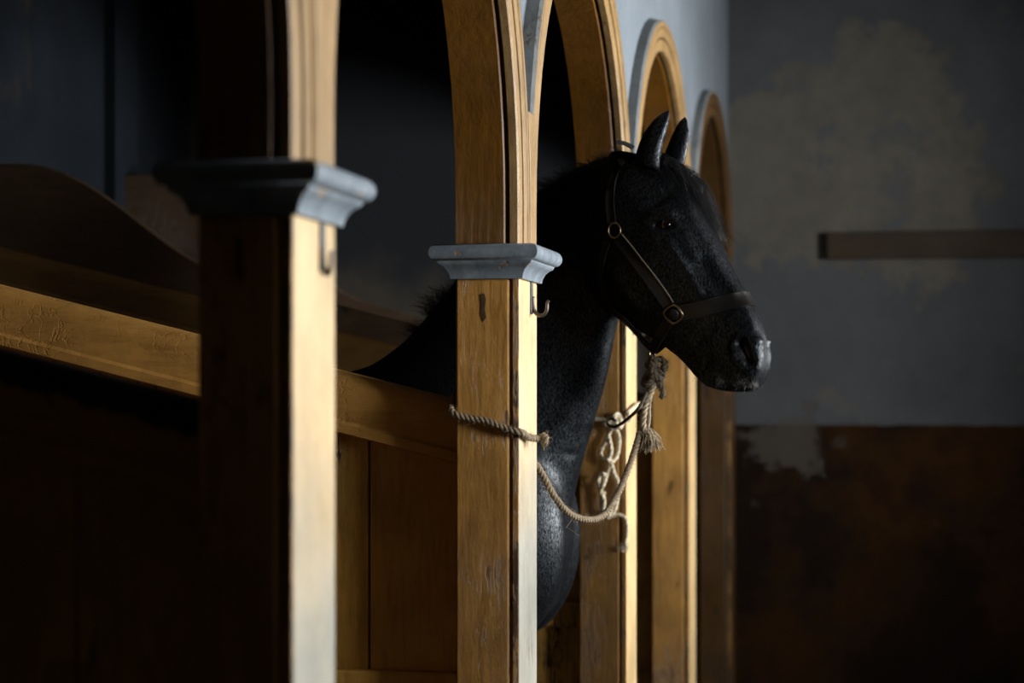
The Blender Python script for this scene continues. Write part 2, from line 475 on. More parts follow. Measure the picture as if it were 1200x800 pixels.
def square_rings(prof, x0, x1, y0, y1):
    """prof: (overhang, z); ring of a rectangular moulding round a post"""
    return [[(x0 - o, y0 - o, z), (x1 + o, y0 - o, z), (x1 + o, y1 + o, z), (x0 - o, y1 + o, z)] for o, z in prof]
CAP_PROF = [(.001, Z_CAP0), (.010, Z_CAP0), (.011, Z_CAP0 + .006), (.013, Z_CAP0 + .013), (.018, Z_CAP0 + .022), (.026, Z_CAP0 + .030), (.034, Z_CAP0 + .035), (.036, Z_CAP0 + .040)]
for i in range(9):
    a = -math.pi / 2 + math.pi * i / 8
    CAP_PROF.append((.036 + .017 * math.cos(a), Z_CAP0 + .060 + .019 * math.sin(a)))
CAP_PROF += [(.002, Z_CAP1)]

POST_LABEL = ['ochre stall post out of frame beside the camera',
              'large blurred stall post in front of the others, dark ochre side and whitish front',
              'sharp ochre stall post with grey capital, hook and rope in front of horse neck',
              'ochre stall post behind the horse throat with cream cord knotted to it',
              'pale ochre stall post under the horse muzzle',
              'dark brown half post against the end wall']
def hook(parent, y, z, out=.72):
    h = MB(); h.box(-L, -L + .004, y - .011, y + .011, z - .012, z + .065)
    pl = h.build('hook_plate', M['iron_dark'], parent, bevel=.002)
    pts = [(-L + .006, y, z + .03), (-L + .008, y, z), (-L + .014, y, z - .016), (-L + .028, y, z - .026), (-L + .044, y, z - .024), (-L + .054, y, z - .010), (-L + .055, y, z + .008), (-L + .060, y, z + .018)]
    pts = [(-L + (px_ + L) * out, py_, z + .03 + (pz_ - z - .03) * .8) for px_, py_, pz_ in pts]
    pts = spline(pts, 5); rr = [.0052 - .0016 * i / len(pts) for i in range(len(pts))]
    b = MB().tube(pts, rr, 8)
    b.build('hook', M['iron'], pl, smooth=True)
def stall_post(k):
    y0 = Y0 + (k - 1) * S; y1 = y0 + T
    if k == 5: y1 = YE
    x1 = -L; x0 = -L - W
    r = tag(empty('stall_post', (x0 + W / 2, (y0 + y1) / 2, 0)), POST_LABEL[k], 'post', 'posts of the stall arcade')
    MB().box(x0, x1 - .023, y0, y1, 0, Z_CAP0).build('shaft', M['ochre'] if k < 5 else M['brown_post'], r, bevel=.005)
    MB().box(x1 - .023, x1 - .016, y0 + .010, y1 - .010, 0, Z_CAP0).build('tongue', M['plank'], r)
    MB().box(x1 - .016, x1 - .001, y0 + .001, y0 + .006, 0, Z_CAP0).build('edge_bead', M['edge_bead'], r, bevel=.002)
    MB().box(x1 - .016, x1, y0 + .006, y1 - .002, 0, Z_CAP0).build('facing_board', M['facing' if k < 3 else 'facing_clean' if k < 5 else 'brown_post'], r, bevel=.003)['label'] = 'pale faded front board of the post'
    MB().box(x0, x1 - .03, y0, y1, Z_CAP0, Z_CAP1).build('core_block', M['plank'], r)
    if k < 5:                                   # board filling the foot between the two arch mouldings
        ym = (y0 + y1) / 2; rg = []
        for i in range(9):
            z = Z_CAP1 + .002 + i * (2.085 - Z_CAP1) / 8; hh = max(0, z - Z_CAP1 - STILT); ro = R_IN + WA
            g = (S / 2 - WA - R_IN) + ro - math.sqrt(ro * ro - hh * hh) + .014
            rg.append([(x1 - .036, ym - g, z), (x1 - .036, ym + g, z), (x1 + .0085, ym + g, z), (x1 + .0085, ym - g, z)])
        MB().loft(rg).build('fillet_board', M['archivolt'], r, bevel=.002)
    if k in (1, 2):                             # slot below the capital, a dark plug standing in for its shaded hollow
        xs = x1 - .085; v = [(-.007, .030), (.004, .033), (.008, .018), (.005, -.004), (.009, -.026), (.001, -.036), (-.006, -.018), (-.004, .006)]
        MB().loft([[(xs + a, y0 + .004, 1.625 + b) for a, b in v], [(xs + a * .9, y0 - .0012, 1.625 + b * .95) for a, b in v]]).build('slot_dark_plug', M['swan'], r)
    mb = MB().loft(square_rings(CAP_PROF, x0, x1, y0, y1 if k < 5 else y1 - .055))
    mb.build('capital', M['capital'], r, auto=True, smooth=True)['label'] = 'grey moulded capital'
    if k in (1, 2, 3): hook(r, y0 + .15, Z_CAP0 - .065, .72 if k > 1 else .3)
    return r
POSTS = [stall_post(k) for k in range(0, 6)]

# ------------------------------------------------------------------ stall partitions
RAIL_SLOPE = .245
def rail_z(X, dz=0.0): return 1.405 + dz + (-1.08 - X) * RAIL_SLOPE
PART_LABEL = {1: 'dark blurred stall partition joining the largest blurred post, black stain along its top',
              2: 'ochre stall partition with sunlit cracked top rail beside the roped post',
              3: 'stall partition behind the horse with a tall curved dark board',
              4: 'far dark stall partition with curved board near the end wall'}
def partition(k, swan, dz=0.0, up=0.0):
    yc = Y0 + (k - 1) * S + T / 2
    r = tag(empty('stall_partition', (-2.2, yc, 0)), PART_LABEL[k], 'partition', 'timber stall partitions', 'thing')
    xa, xb = -L - W - .001, XB + .002
    # top rail: rounded top, face, lower lip
    pr = [(-.050, -.150), (-.056, -.146), (-.056, -.124), (-.049, -.116), (-.047, -.060)]
    for i in range(9):
        a = math.pi - math.pi * i / 8
        pr.append((.047 * math.cos(a) * 1.0, -.046 + .046 * math.sin(a)))
    pr += [(.047, -.060), (.049, -.116), (.056, -.124), (.056, -.146), (.050, -.150)]
    rings = []
    for i in range(13):
        X = xa + (xb - xa) * i / 12
        rings.append([(X, yc + a, rail_z(X, dz) + b) for a, b in pr])
    MB().loft(rings).build('top_rail', M[{1: 'stained_rail', 2: 'rail'}.get(k, 'shaded_rail')], r, auto=True, smooth=True)
    # planks, each a board of its own with open joints
    X = xa; rr = random.Random(10 + k); first = True
    while X > xb + .02:
        wd = .232 if first else rr.uniform(.17, .23); first = False
        X2 = max(xb, X - wd); off = rr.uniform(-.004, .004)
        m_ = MB(); g = .0025
        a, b = X - g, X2 + g
        za, zb = rail_z(a, dz) - .148, rail_z(b, dz) - .148
        ya, yb = yc - .022 + off, yc + .022 + off
        v = [(x, y, z) for (x, zt) in ((a, za), (b, zb)) for y in (ya, yb) for z in (.02, zt)]
        m_.add(v, [(0, 1, 3, 2), (4, 6, 7, 5), (0, 4, 5, 1), (2, 3, 7, 6), (0, 2, 6, 4), (1, 5, 7, 3)])
        m_.build('plank', M['plank'], r, bevel=.003)
        X = X2
    for z in (.68, .06):
        MB().box(xb, xa, yc - .042, yc + .042, z, z + .085).build('cross_rail', M['plank'], r, bevel=.008)
    if swan:
        top = [(xb, 2.17 + dz + up)] + [(-3.02, 2.17 + dz + up)]
        for i in range(1, 13):
            t = i / 12; e = t * t * (3 - 2 * t)
            x = -3.02 + .70 * t
            top.append((x, (2.17 + dz + up) * (1 - e) + (rail_z(x, dz) + .10) * e))
        for x in (-2.1, -1.8, -1.5): top.append((x, rail_z(x, dz) + .085 - .02 * (x + 2.1)))
        top.append((-1.3, rail_z(-1.3, dz) + .02)); 
        s = MB(); rings = []
        for x, z in top:
            b = rail_z(x, dz) - .012
            rings.append([(x, yc - .020, b), (x, yc - .020, z - .006), (x, yc - .012, z), (x, yc + .012, z), (x, yc + .020, z - .006), (x, yc + .020, b)])
        s.loft(rings); s.build('curved_board', M['swan'], r)['label'] = 'dark swan-necked board above the rail'
    return r
partition(1, False, .0)
partition(2, False, .0)
partition(3, True, .03)
partition(4, True, .01, .17)

# end wall batten
b = MB().box(-.49, 1.35, YE - .05, YE, 2.075, 2.205).build('wall_batten', M['batten'], bevel=.008)
tag(b, 'dark brown wooden batten fixed across the peeling grey end wall', 'batten')

# ------------------------------------------------------------------ the horse
YH = 5.86                                       # the horse stands along X in the middle of its stall
YAW = math.radians(25)                          # the head is turned this far towards the camera
CY_, SY_ = math.cos(YAW), math.sin(YAW)
HD0, HR0 = 5.68, .402
RV, FV = Vector((CP, SP, 0)), Vector((-SP, CP, 0))
HF = RV * CY_ - FV * SY_                        # head forward
HL = RV * SY_ + FV * CY_                        # head sideways, away from the camera
HO = RV * HR0 + FV * HD0
def HP(s_, l, z): return HO + HF * s_ + HL * l + Vector((0, 0, z))
def H(x, y, l=0.0):
    """pixel -> head coordinates (s, z) on the plane at sideways offset l"""
    k = (x - 600) / FPX
    s_ = (k * (HD0 + l * CY_) - HR0 - l * SY_) / (CY_ + k * SY_)
    return s_, EYE + (HOR - y) / FPX * (HD0 + l * CY_ - s_ * SY_)

HEAD = [  # dorsal pixel, ventral pixel, half widths at heights 1, .85, .65, .45, .25, 0
    ((757, 184), (690, 235), (.020, .040, .058, .066, .060, .03)),
    ((776, 186), (680, 270), (.030, .060, .080, .088, .080, .04)),
    ((799, 204), (684, 305), (.036, .074, .093, .100, .092, .045)),
    ((818, 233), (694, 332), (.052, .090, .104, .101, .090, .045)),
    ((833, 265), (705, 354), (.052, .088, .106, .101, .086, .042)),
    ((848, 295), (724, 374), (.044, .074, .092, .094, .078, .036)),
    ((861, 322), (752, 389), (.038, .062, .076, .076, .060, .028)),
    ((872, 341), (780, 407), (.035, .054, .063, .060, .048, .026)),
    ((880, 356), (801, 424), (.034, .050, .056, .054, .045, .028)),
    ((887, 371), (815, 440), (.036, .051, .057, .056, .047, .032)),
    ((893, 387), (827, 451), (.038, .056, .062, .058, .048, .034)),
    ((897, 404), (843, 457), (.037, .058, .064, .058, .048, .034)),
    ((899, 420), (860, 459), (.034, .053, .058, .053, .044, .031)),
    ((897, 436), (874, 459), (.027, .041, .046, .042, .035, .025)),
    ((892, 449), (882, 457), (.015, .022, .025, .023, .019, .012)),
]
def head_mesh():
    rows = []
    for (tp, bp, ws) in HEAD:
        ts, tz = H(*tp, 0); bs, bz = H(*bp, -.02)
        rows.append((ts, tz, bs, bz, *ws))
    rows = spline(rows, 5)
    hk = [1, .85, .65, .45, .25, 0.0]
    hs = [1.0, .97, .92, .85, .75, .65, .55, .45, .35, .25, .14, .05, 0.0]
    rings = []
    for r in rows:
        ts, tz, bs, bz = r[:4]; ws = np.interp([-h for h in hs], [-h for h in hk], r[4:])
        # round the crest and the jaw
        pts = [(h, wv * (.55 if h == 1.0 else 1)) for h, wv in zip(hs, ws)]
        ring = [HP(bs + (ts - bs) * h, -wv, bz + (tz - bz) * h) for h, wv in pts]
        ring += [HP(bs + (ts - bs) * h, wv, bz + (tz - bz) * h) for h, wv in reversed(pts)]
        rings.append(ring)
    return MB().loft(rings)

def ell_rings(rows, n=28):
    """rows: top point, bottom point (Vectors), half width, squareness"""
    rings = []
    for r in spline([(*a, *b, wv) for a, b, wv in rows], 5):
        a, b, wv = Vector(r[:3]), Vector(r[3:6]), r[6]
        c = (a + b) / 2; u = (a - b) / 2
        side = u.cross(Vector((0, 1, 0)).cross(u)); side = Vector((0, 1, 0)) - u.normalized() * u.normalized().y
        side.normalize()
        rings.append([c + u * math.copysign(abs(math.cos(t)) ** .9, math.cos(t)) + side * wv * math.copysign(abs(math.sin(t)) ** .85, math.sin(t)) for t in [2 * math.pi * i / n for i in range(n)]])
    return rings

def V3(X, Z, Y=YH): return Vector((X, Y, Z))
NECK = []
for cx_, fx_, yy, hw in [((757, 188), (733, 330), 5.735, .070), ((735, 182), (724, 372), 5.75, .082), ((700, 190), (719, 400), 5.765, .088), ((655, 210), (710, 448), 5.79, .098),
                        ((607, 243), (698, 492), 5.82, .115), ((562, 290), (682, 545), 5.84, .145), ((522, 345), (670, 596), YH, .19),
                        ((478, 397), (668, 642), YH, .235), ((436, 428), (655, 690), YH, .262)]:
    NECK.append((PY(*cx_, yy), PY(*fx_, yy), hw))
BODY = [(PY(436, 428, YH), PY(655, 690, YH), .262), (V3(-1.63, 1.485), V3(-1.06, .80), .275), (V3(-1.74, 1.45), V3(-1.30, .76), .285), (V3(-1.85, 1.42), V3(-1.62, .76), .30), (V3(-2.0, 1.41), V3(-1.93, .77), .31),
        (V3(-2.2, 1.44), V3(-2.2, .84), .31), (V3(-2.40, 1.42), V3(-2.42, .92), .27), (V3(-2.53, 1.30), V3(-2.56, .98), .17)]
def limb(pts, rad):
    rows = spline([(*p, r) for p, r in zip(pts, rad)], 5)
    return MB().tube([r[:3] for r in rows], [r[3] for r in rows], 16)
parts = [head_mesh(), MB().loft(ell_rings(NECK)), MB().loft(ell_rings(BODY))]
for sy in (-1, 1):
    y = YH + sy * .155
    parts.append(limb([(-1.30, YH + sy * .13, 1.02), (-1.29, y, .86), (-1.26, y, .68), (-1.25, y, .47), (-1.25, y, .40), (-1.25, y, .27), (-1.25, y, .15), (-1.23, y, .08)],
                      [.13, .11, .075, .052, .055, .036, .042, .045]))
    parts.append(limb([(-2.30, YH + sy * .13, 1.05), (-2.28, YH + sy * .17, .88), (-2.33, y, .70), (-2.47, y, .52), (-2.48, y, .44), (-2.45, y, .27), (-2.43, y, .15), (-2.41, y, .08)],
                      [.17, .15, .10, .062, .055, .040, .046, .048]))
def shoulder(c, r):
    me = MB(); rings = []
    for i in range(13):
        a = math.pi * (i + .02) / 12.04
        rings.append([Vector((c[0] + r[0] * math.sin(a) * math.cos(t), c[1] + r[1] * math.sin(a) * math.sin(t), c[2] - r[2] * math.cos(a))) for t in [2 * math.pi * k / 20 for k in range(20)]])
    return me.loft(rings)
for sy in (-1, 1):
    parts.append(shoulder((-1.17, YH + sy * .13, 1.02), (.20, .125, .30)))
# ears
def ear(base, tip, front, wv, l, lean, bow):
    """a cupped leaf: base and tip in head coordinates (s, l, z)"""
    b, t = HP(base[0], l, base[1]), HP(tip[0], l + lean, tip[1])
    ax = (t - b).normalized(); fr = HF * front[0] + HL * front[1]
    fr = (fr - ax * fr.dot(ax)).normalized(); sd = ax.cross(fr)
    mb = MB(); rings = []; Ln = (t - b).length
    for i in range(13):
        u = i / 12
        wd = wv * np.interp(u, [0, .15, .35, .55, .75, .9, 1], [.90, 1.0, 1.0, .90, .68, .42, .05])
        wd = max(wd, .002)
        c = b + ax * (Ln * u) + fr * (bow * math.sin(math.pi * u))
        ring = []
        for k in range(20):
            a = 2 * math.pi * k / 20
            x_, y_ = math.cos(a), math.sin(a)          # y_ along fr (opening side)
            depth = .95 if y_ < 0 else .80 - .95 * (1 - abs(x_)) * min(1, u * 2.2)   # hollow the front
            ring.append(c + sd * (x_ * wd) + fr * (y_ * wd * depth))
        rings.append(ring)
    return mb.loft(rings)
b1, t1 = H(760, 196, -.055), H(785, 128, -.055)
b2, t2 = H(788, 200, .055), H(804, 136, .055)
parts.append(ear(b1, t1, (.80, .25), .046, -.055, .004, -.003))
parts.append(ear(b2, t2, (.80, .55), .038, .055, .0, .006))

body_mb = MB()
raw = bpy.data.meshes.new('raw')
bm = bmesh.new()
for p in parts:
    me = p.mesh('tmp'); bm.from_mesh(me); bpy.data.meshes.remove(me)
bm.to_mesh(raw); bm.free()
tmp = bpy.data.objects.new('tmp', raw); C.objects.link(tmp)
rm = tmp.modifiers.new('r', 'REMESH'); rm.mode = 'VOXEL'; rm.voxel_size = .0062
dg = bpy.context.evaluated_depsgraph_get()
hm = bpy.data.meshes.new_from_object(tmp.evaluated_get(dg))
bpy.data.objects.remove(tmp)

nv = len(hm.vertices)
co = np.empty(nv * 3); hm.vertices.foreach_get('co', co); co = co.reshape(-1, 3)
ed = np.empty(len(hm.edges) * 2, dtype=np.int64); hm.edges.foreach_get('vertices', ed); ed = ed.reshape(-1, 2)
deg = np.bincount(ed.ravel(), minlength=nv).astype(float)[:, None]
def laplace(A):
    out = np.zeros_like(A)
    for c in range(A.shape[1]):
        out[:, c] = np.bincount(ed[:, 0], A[ed[:, 1], c], nv) + np.bincount(ed[:, 1], A[ed[:, 0], c], nv)
    return out / deg
def smooth_verts(co, it, wgt=None, lam=.5, mu=-.52):
    for i in range(it):
        for k in (lam, mu):
            d = (laplace(co) - co) * k
            co = co + (d if wgt is None else d * wgt)
    return co
def head_coords(co):
    q = co - np.array(HO)
    return q @ np.array(HF), q @ np.array(HL), co[:, 2]
hs_, hl_, hz_ = head_coords(co)
ear_w = ((hz_ > 2.075) & (hs_ > -.12)).astype(float)[:, None]
# strong plain smoothing where the lofts meet, light on the head
dist_head = np.clip((co[:, 0] + .78) / -.12, 0, 1)[:, None]
trunk = np.clip((co[:, 2] - .62) / .16, .18, 1)[:, None]
for i in range(70): co = co + (laplace(co) - co) * .55 * dist_head * trunk
co = smooth_verts(co, 10, 1 - ear_w * .8)
hm.vertices.foreach_set('co', co.ravel()); hm.update()

# ---- modelled relief of the face, mirrored to both sides
def normals():
    no = np.empty(nv * 3); hm.vertices.foreach_get('normal', no); return no.reshape(-1, 3)
def seg_dist(px, l_side, pts):
    """distance in the side plane from each vertex to a pixel polyline"""
    q = [H(x, y, l_side) for x, y in pts]; d = np.full(nv, 9.0)
    for (a0, a1), (c0, c1) in zip(q[:-1], q[1:]):
        ax, az = c0 - a0, c1 - a1; L2 = ax * ax + az * az + 1e-12
        t = np.clip(((hs_ - a0) * ax + (hz_ - a1) * az) / L2, 0, 1)
        d = np.minimum(d, np.hypot(hs_ - a0 - t * ax, hz_ - a1 - t * az))
    return d
def relief(amount, radius, pts, l_side, side_only=True, plateau=0.0):
    global co
    no = normals()
    pts = pts if len(pts) > 1 else [pts[0], (pts[0][0] + .01, pts[0][1])]
    d = np.maximum(seg_dist(None, l_side, pts) - plateau, 0)
    g = amount * np.exp(-(d / radius) ** 2) * (hs_ > -.16) * (co[:, 0] > -.95)
    if side_only: g = g * np.clip((np.abs(hl_) - .012) / .015, 0, 1)
    co = co + no * g[:, None]
    hm.vertices.foreach_set('co', co.ravel()); hm.update()
E1 = -.098
relief(-.013, .020, [(768, 232), (778, 226)], E1)                        # hollow above the eye
relief(.006, .012, [(762, 250), (772, 246), (784, 248)], E1)   # brow ridge
relief(-.009, .012, [(768, 263), (787, 264)], E1)                        # eye socket
relief(.005, .005, [(763, 266), (769, 256), (778, 253), (788, 258), (792, 266)], E1)   # upper lid
relief(.004, .004, [(764, 268), (774, 273), (785, 272), (792, 267)], E1) # lower lid
relief(-.004, .006, [(792, 268), (797, 276)], E1)                        # tear duct
relief(.007, .010, [(786, 284), (800, 308), (812, 330), (818, 342)], -.08)   # facial crest
relief(-.006, .018, [(822, 310), (838, 336), (850, 352)], -.07)           # hollow beside the nose
relief(-.005, .020, [(772, 318), (790, 345), (800, 362)], -.08)          # hollow in front of the cheek
relief(.008, .030, [(722, 318), (728, 338), (742, 355)], -.09)          # round of the jowl
relief(.007, .008, [(861, 418), (858, 404), (866, 393), (878, 392), (886, 400)], -.06)   # nostril rim
relief(.006, .007, [(861, 418), (868, 430), (876, 436)], -.055)
relief(-.022, .0075, [(870, 402), (874, 412), (880, 424)], -.058, plateau=.003)   # nostril
relief(.005, .010, [(885, 402), (889, 416), (886, 430)], -.045)
relief(-.004, .004, [(838, 433), (852, 441), (864, 447), (880, 452)], -.04)   # mouth
relief(.004, .008, [(846, 447), (860, 453)], -.035)                      # lower lip
relief(.005, .009, [(866, 441), (882, 446)], -.03)                       # upper lip
relief(-.004, .007, [(826, 427), (833, 420)], -.045)
relief(-.004, .009, [(815, 400), (828, 392), (838, 384)], -.055)
co = smooth_verts(co, 2)
hm.vertices.foreach_set('co', co.ravel())
# crease between neck and breast, and the shoulder furrow
def world_groove(a, b, amount, radius):
    global co
    hm.update(); no = normals(); A, B = np.array(a), np.array(b); AB = B - A
    t = np.clip(((co - A) @ AB) / (AB @ AB), 0, 1)
    d = np.linalg.norm(co - (A + t[:, None] * AB), axis=1)
    co = co + no * (amount * np.exp(-(d / radius) ** 2))[:, None]
    hm.vertices.foreach_set('co', co.ravel())
world_groove(PY(640, 531, 5.68), PY(690, 534, 5.80), -.006, .012)
hm.update()
horse = link('horse', hm, M['coat'], None, True)
horse.data.materials.append(M['skin'])
tag(horse, 'black horse looking out over the ropes of its stall, wearing a leather halter', 'horse')
hs_, hl_, hz_ = head_coords(co)
ns, nz = H(875, 411, -.055)
nmask = (np.hypot((hs_ - ns) * 1.5, hz_ - nz) < .017) & (np.abs(hl_) > .02)
lm = []
for pts_, l_ in (([(864, 448), (870, 444)], -.03), ([(874, 453), (886, 451)], -.02)):
    lm.append(seg_dist(None, l_, pts_) < .0065)
lmask = (lm[0] | lm[1]) & (hs_ > .05)
for p in hm.polygons:
    v0 = p.vertices[0]
    if nmask[v0]: p.material_index = 1

bvh = BVHTree.FromPolygons([Vector(c) for c in co], [tuple(p.vertices) for p in hm.polygons])
CAMV = Vector((0, 0, EYE))
def on_horse(x, y, off=0.0):
    """point of the horse's skin seen at a pixel, with its normal"""
    dr = (P(x, y, 5.0) - CAMV).normalized()
    h = bvh.ray_cast(CAMV, dr)
    if h[0] is None: return None, None
    return h[0] + h[1] * off, h[1]
def mirror(p):
    q = p - HO; l = q.dot(HL); return p - HL * (2 * l)

# eyes with pupil, lids already in the mesh
for sgn in (-1, 1):
    s0, z0 = H(778, 263, E1)
    pe, ne = on_horse(778, 263)
    c = pe - ne * .0100
    if sgn > 0: c = mirror(c)
    eb = MB(); rings = []
    for i in range(15):
        a = math.pi * (i + .01) / 14.02
        rings.append([c + HF * (.0235 * math.sin(a) * math.cos(t)) + Vector((0, 0, .0200 * math.sin(a) * math.sin(t))) - HL * (.0195 * math.cos(a)) for t in [2 * math.pi * k / 20 for k in range(20)]])
    eb.loft(rings)
    e = eb.build('eye', M['eye'], horse, smooth=True)
    e['label'] = 'glossy dark brown eye'

def hoof(y, x):
    mb = MB(); rings = []
    for z, r in ((0, .068), (.03, .062), (.075, .052)):
        rings.append([Vector((x + (.07 - z) * .35 + r * math.cos(t), y + r * .9 * math.sin(t), z)) for t in [2 * math.pi * k / 18 for k in range(18)]])
    mb.loft(rings).build('hoof', M['hoof'], horse, smooth=False)
for sy in (-1, 1):
    hoof(YH + sy * .155, -1.245); hoof(YH + sy * .155, -2.43)

# hair: thin three-sided strands
def strands(name, gens, mat_, r0=.0007, parent=horse, label=None):
    mb = MB()
    for pts, rr in gens:
        m_ = len(pts); rad = [rr * (1 - .75 * i / (m_ - 1)) for i in range(m_)]
        mb.loft(tube_rings(pts, rad, 3), True, False)
    o = mb.build(name, mat_, parent, smooth=True)
    o['kind'] = 'stuff'
    if label: o['label'] = label
    return o
rnd = random.Random(7)
CREST = spline([PY(738, 180, 5.74), PY(715, 184, 5.755), PY(685, 194, 5.77), PY(650, 213, 5.79), PY(607, 243, 5.82), PY(562, 290, 5.84), PY(522, 345, YH), PY(485, 390, YH)], 12)
def gen_mane():
    m_ = len(CREST)
    for i in range(2600):
        u = rnd.random() ** .9 * (m_ - 2); k = int(u); f = u - k
        a, b = Vector(CREST[k]), Vector(CREST[k + 1]); p = a.lerp(b, f)
        tg = (b - a).normalized(); up = Vector((0, 0, 1)) - tg * tg.z; up.normalize()
        far = rnd.random() < .78
        side = Vector((0, 1 if far else -1, 0))
        p = p + side * rnd.uniform(0, .018) - up * .012
        ln = rnd.uniform(.14, .34) if far else rnd.uniform(.04, .10)
        lift = rnd.uniform(.004, .016) if far else rnd.uniform(.012, .034)
        back = tg * rnd.uniform(-.01, .05)
        q1 = p + up * lift * .8 + side * .012 + back * .3
        q2 = p + up * lift * .9 + side * rnd.uniform(.028, .045) + back * .8
        if far:
            q3 = q2 + side * rnd.uniform(.05, .075) - Vector((0, 0, ln * .45)) + back
            q4 = q3 + side * .01 - Vector((0, 0, ln * .55)) + back + Vector((rnd.uniform(-.02, .02), 0, 0))
            yield spline([p, q1, q2, q3, q4], 2), rnd.uniform(.0006, .0012)
        else:
            q1 = p + up * lift * .6 + back * .4; q2 = p + up * lift * rnd.uniform(.9, 1.4) + side * rnd.uniform(.0, .012) + back * 1.1
            yield spline([p, q1, q2], 3), rnd.uniform(.0005, .0009)
    # brushed-up tufts in front of the withers
    for cx0, cy0, n_, hh in ((512, 362, 170, .075), (492, 385, 120, .045), (524, 348, 130, .06), (646, 214, 120, .035), (668, 203, 90, .03)):
        c = PY(cx0, cy0, YH if cx0 < 560 else 5.79)
        for i in range(n_):
            p = c + Vector((rnd.gauss(0, .018), rnd.gauss(0, .012), rnd.gauss(-.015, .008)))
            d = Vector((rnd.gauss(-.45, .35), rnd.gauss(0, .25), rnd.uniform(.5, 1.1))).normalized()
            ln = hh * rnd.uniform(.4, 1.1)
            yield spline([p, p + d * ln * .5, p + d * ln + Vector((rnd.gauss(-.012, .01), 0, rnd.gauss(-.006, .006)))], 3), rnd.uniform(.0005, .0009)
strands('mane', gen_mane(), M['hair'])
def gen_forelock():
    for i in range(3000):
        s0, z0 = H(*rnd.choice([(778, 187), (790, 194), (768, 188), (798, 202)]), 0)
        l0 = rnd.gauss(.012, .024)
        s0 += rnd.uniform(-.02, .02); z0 += rnd.uniform(-.012, .006) - abs(l0) * .12
        ln = rnd.uniform(.09, .25)
        drift = rnd.gauss(.20, .17); loose = rnd.uniform(.03, .075) if i % 4 == 0 else .018                       # most of it falls over the far side of the forehead
        pts = []
        s_, l_, z_ = s0, l0, z0
        for j in range(7):
            u = j / 6
            pts.append((s_, l_, z_))
            st = ln / 6
            ds, dz = (.62, -.35 - .75 * u) if u < .3 else (.45 - .22 * u, -.95)
            s_ += ds * st * rnd.uniform(.8, 1.2); z_ += dz * st * rnd.uniform(.9, 1.1); l_ += drift * st * rnd.uniform(.3, 1.6)
        out = []
        for j, (a, l, z) in enumerate(pts):
            p = HP(a, l, z)
            h = bvh.find_nearest(p)
            if h[0] is not None and j > 0:
                dd = (p - h[0]).dot(h[1]); lim = .003 + .010 * (i % 7) / 6
                if dd < lim: p = h[0] + h[1] * lim
                elif dd > loose: p = h[0] + h[1] * loose
            out.append(p)
        out = [q_ + Vector((rnd.gauss(0, .002), rnd.gauss(0, .002), rnd.gauss(0, .002))) if 0 < j < 6 else q_ + HF * (rnd.uniform(0, .03) if i % 4 == 0 else 0) for j, q_ in enumerate(out)]
        yield spline(out, 2), rnd.uniform(.0003, .0007)
strands('forelock', gen_forelock(), M['hair'])
def gen_whisker():
    for i in range(70):
        x, y = rnd.choice([(rnd.uniform(816, 850), rnd.uniform(436, 455)), (rnd.uniform(850, 890), rnd.uniform(430, 455)), (rnd.uniform(780, 830), rnd.uniform(408, 440))])
        p, n_ = on_horse(x, y)
        if p is None: continue
        ln = rnd.uniform(.012, .035); d = (n_ + Vector((rnd.gauss(.1, .3), rnd.gauss(0, .3), -.5))).normalized()
        yield spline([p, p + d * ln * .6, p + d * ln + Vector((0, 0, -.004))], 2), .0003
strands('whiskers', gen_whisker(), M['hair'])
def gen_lip():
    for i in range(300):
        x, y = rnd.choice([(rnd.gauss(868, 5), rnd.gauss(447, 2.6)), (rnd.gauss(884, 4), rnd.gauss(449, 2.0)), (rnd.gauss(843, 3), rnd.gauss(446, 2.5))])
        p, n_ = on_horse(x, y)
        if p is None: continue
        ln = rnd.uniform(.005, .011); d = (n_ * .45 + HF * rnd.gauss(.2, .3) + Vector((0, 0, -1))).normalized()
        yield [p, p + d * ln * .5 + n_ * .0008, p + d * ln], .0004
strands('lip_hair', gen_lip(), M['whisker'], label='pale grey hair on the lips')
def gen_ear_hair():
    for i in range(160):
        sg = rnd.choice((-1, 1)); b_, t_ = (b1, t1) if sg < 0 else (b2, t2)
        u = rnd.uniform(.05, .55)
        p = HP(b_[0] + (t_[0] - b_[0]) * u + .012, sg * .055, b_[1] + (t_[1] - b_[1]) * u)
        d = (HF * rnd.uniform(.3, 1) + HL * rnd.gauss(0, .4) + Vector((0, 0, rnd.uniform(.2, .8)))).normalized(); ln = rnd.uniform(.012, .03)
        yield spline([p, p + d * ln * .5, p + d * ln], 2), .0004
strands('ear_hair', gen_ear_hair(), M['hair'])
def gen_tail():
    for i in range(500):
        p = Vector((-2.53 + rnd.gauss(0, .015), YH + rnd.gauss(0, .025), 1.28 + rnd.gauss(0, .02)))
        a = rnd.gauss(0, .05); b_ = rnd.gauss(0, .03)
        yield spline([p, p + Vector((-.08, a * .3, -.06)), p + Vector((-.12 + b_, a, -.45)), p + Vector((-.10 + b_, a * 1.4, -.85 - rnd.uniform(0, .2)))], 3), .0012
strands('tail', gen_tail(), M['hair'])

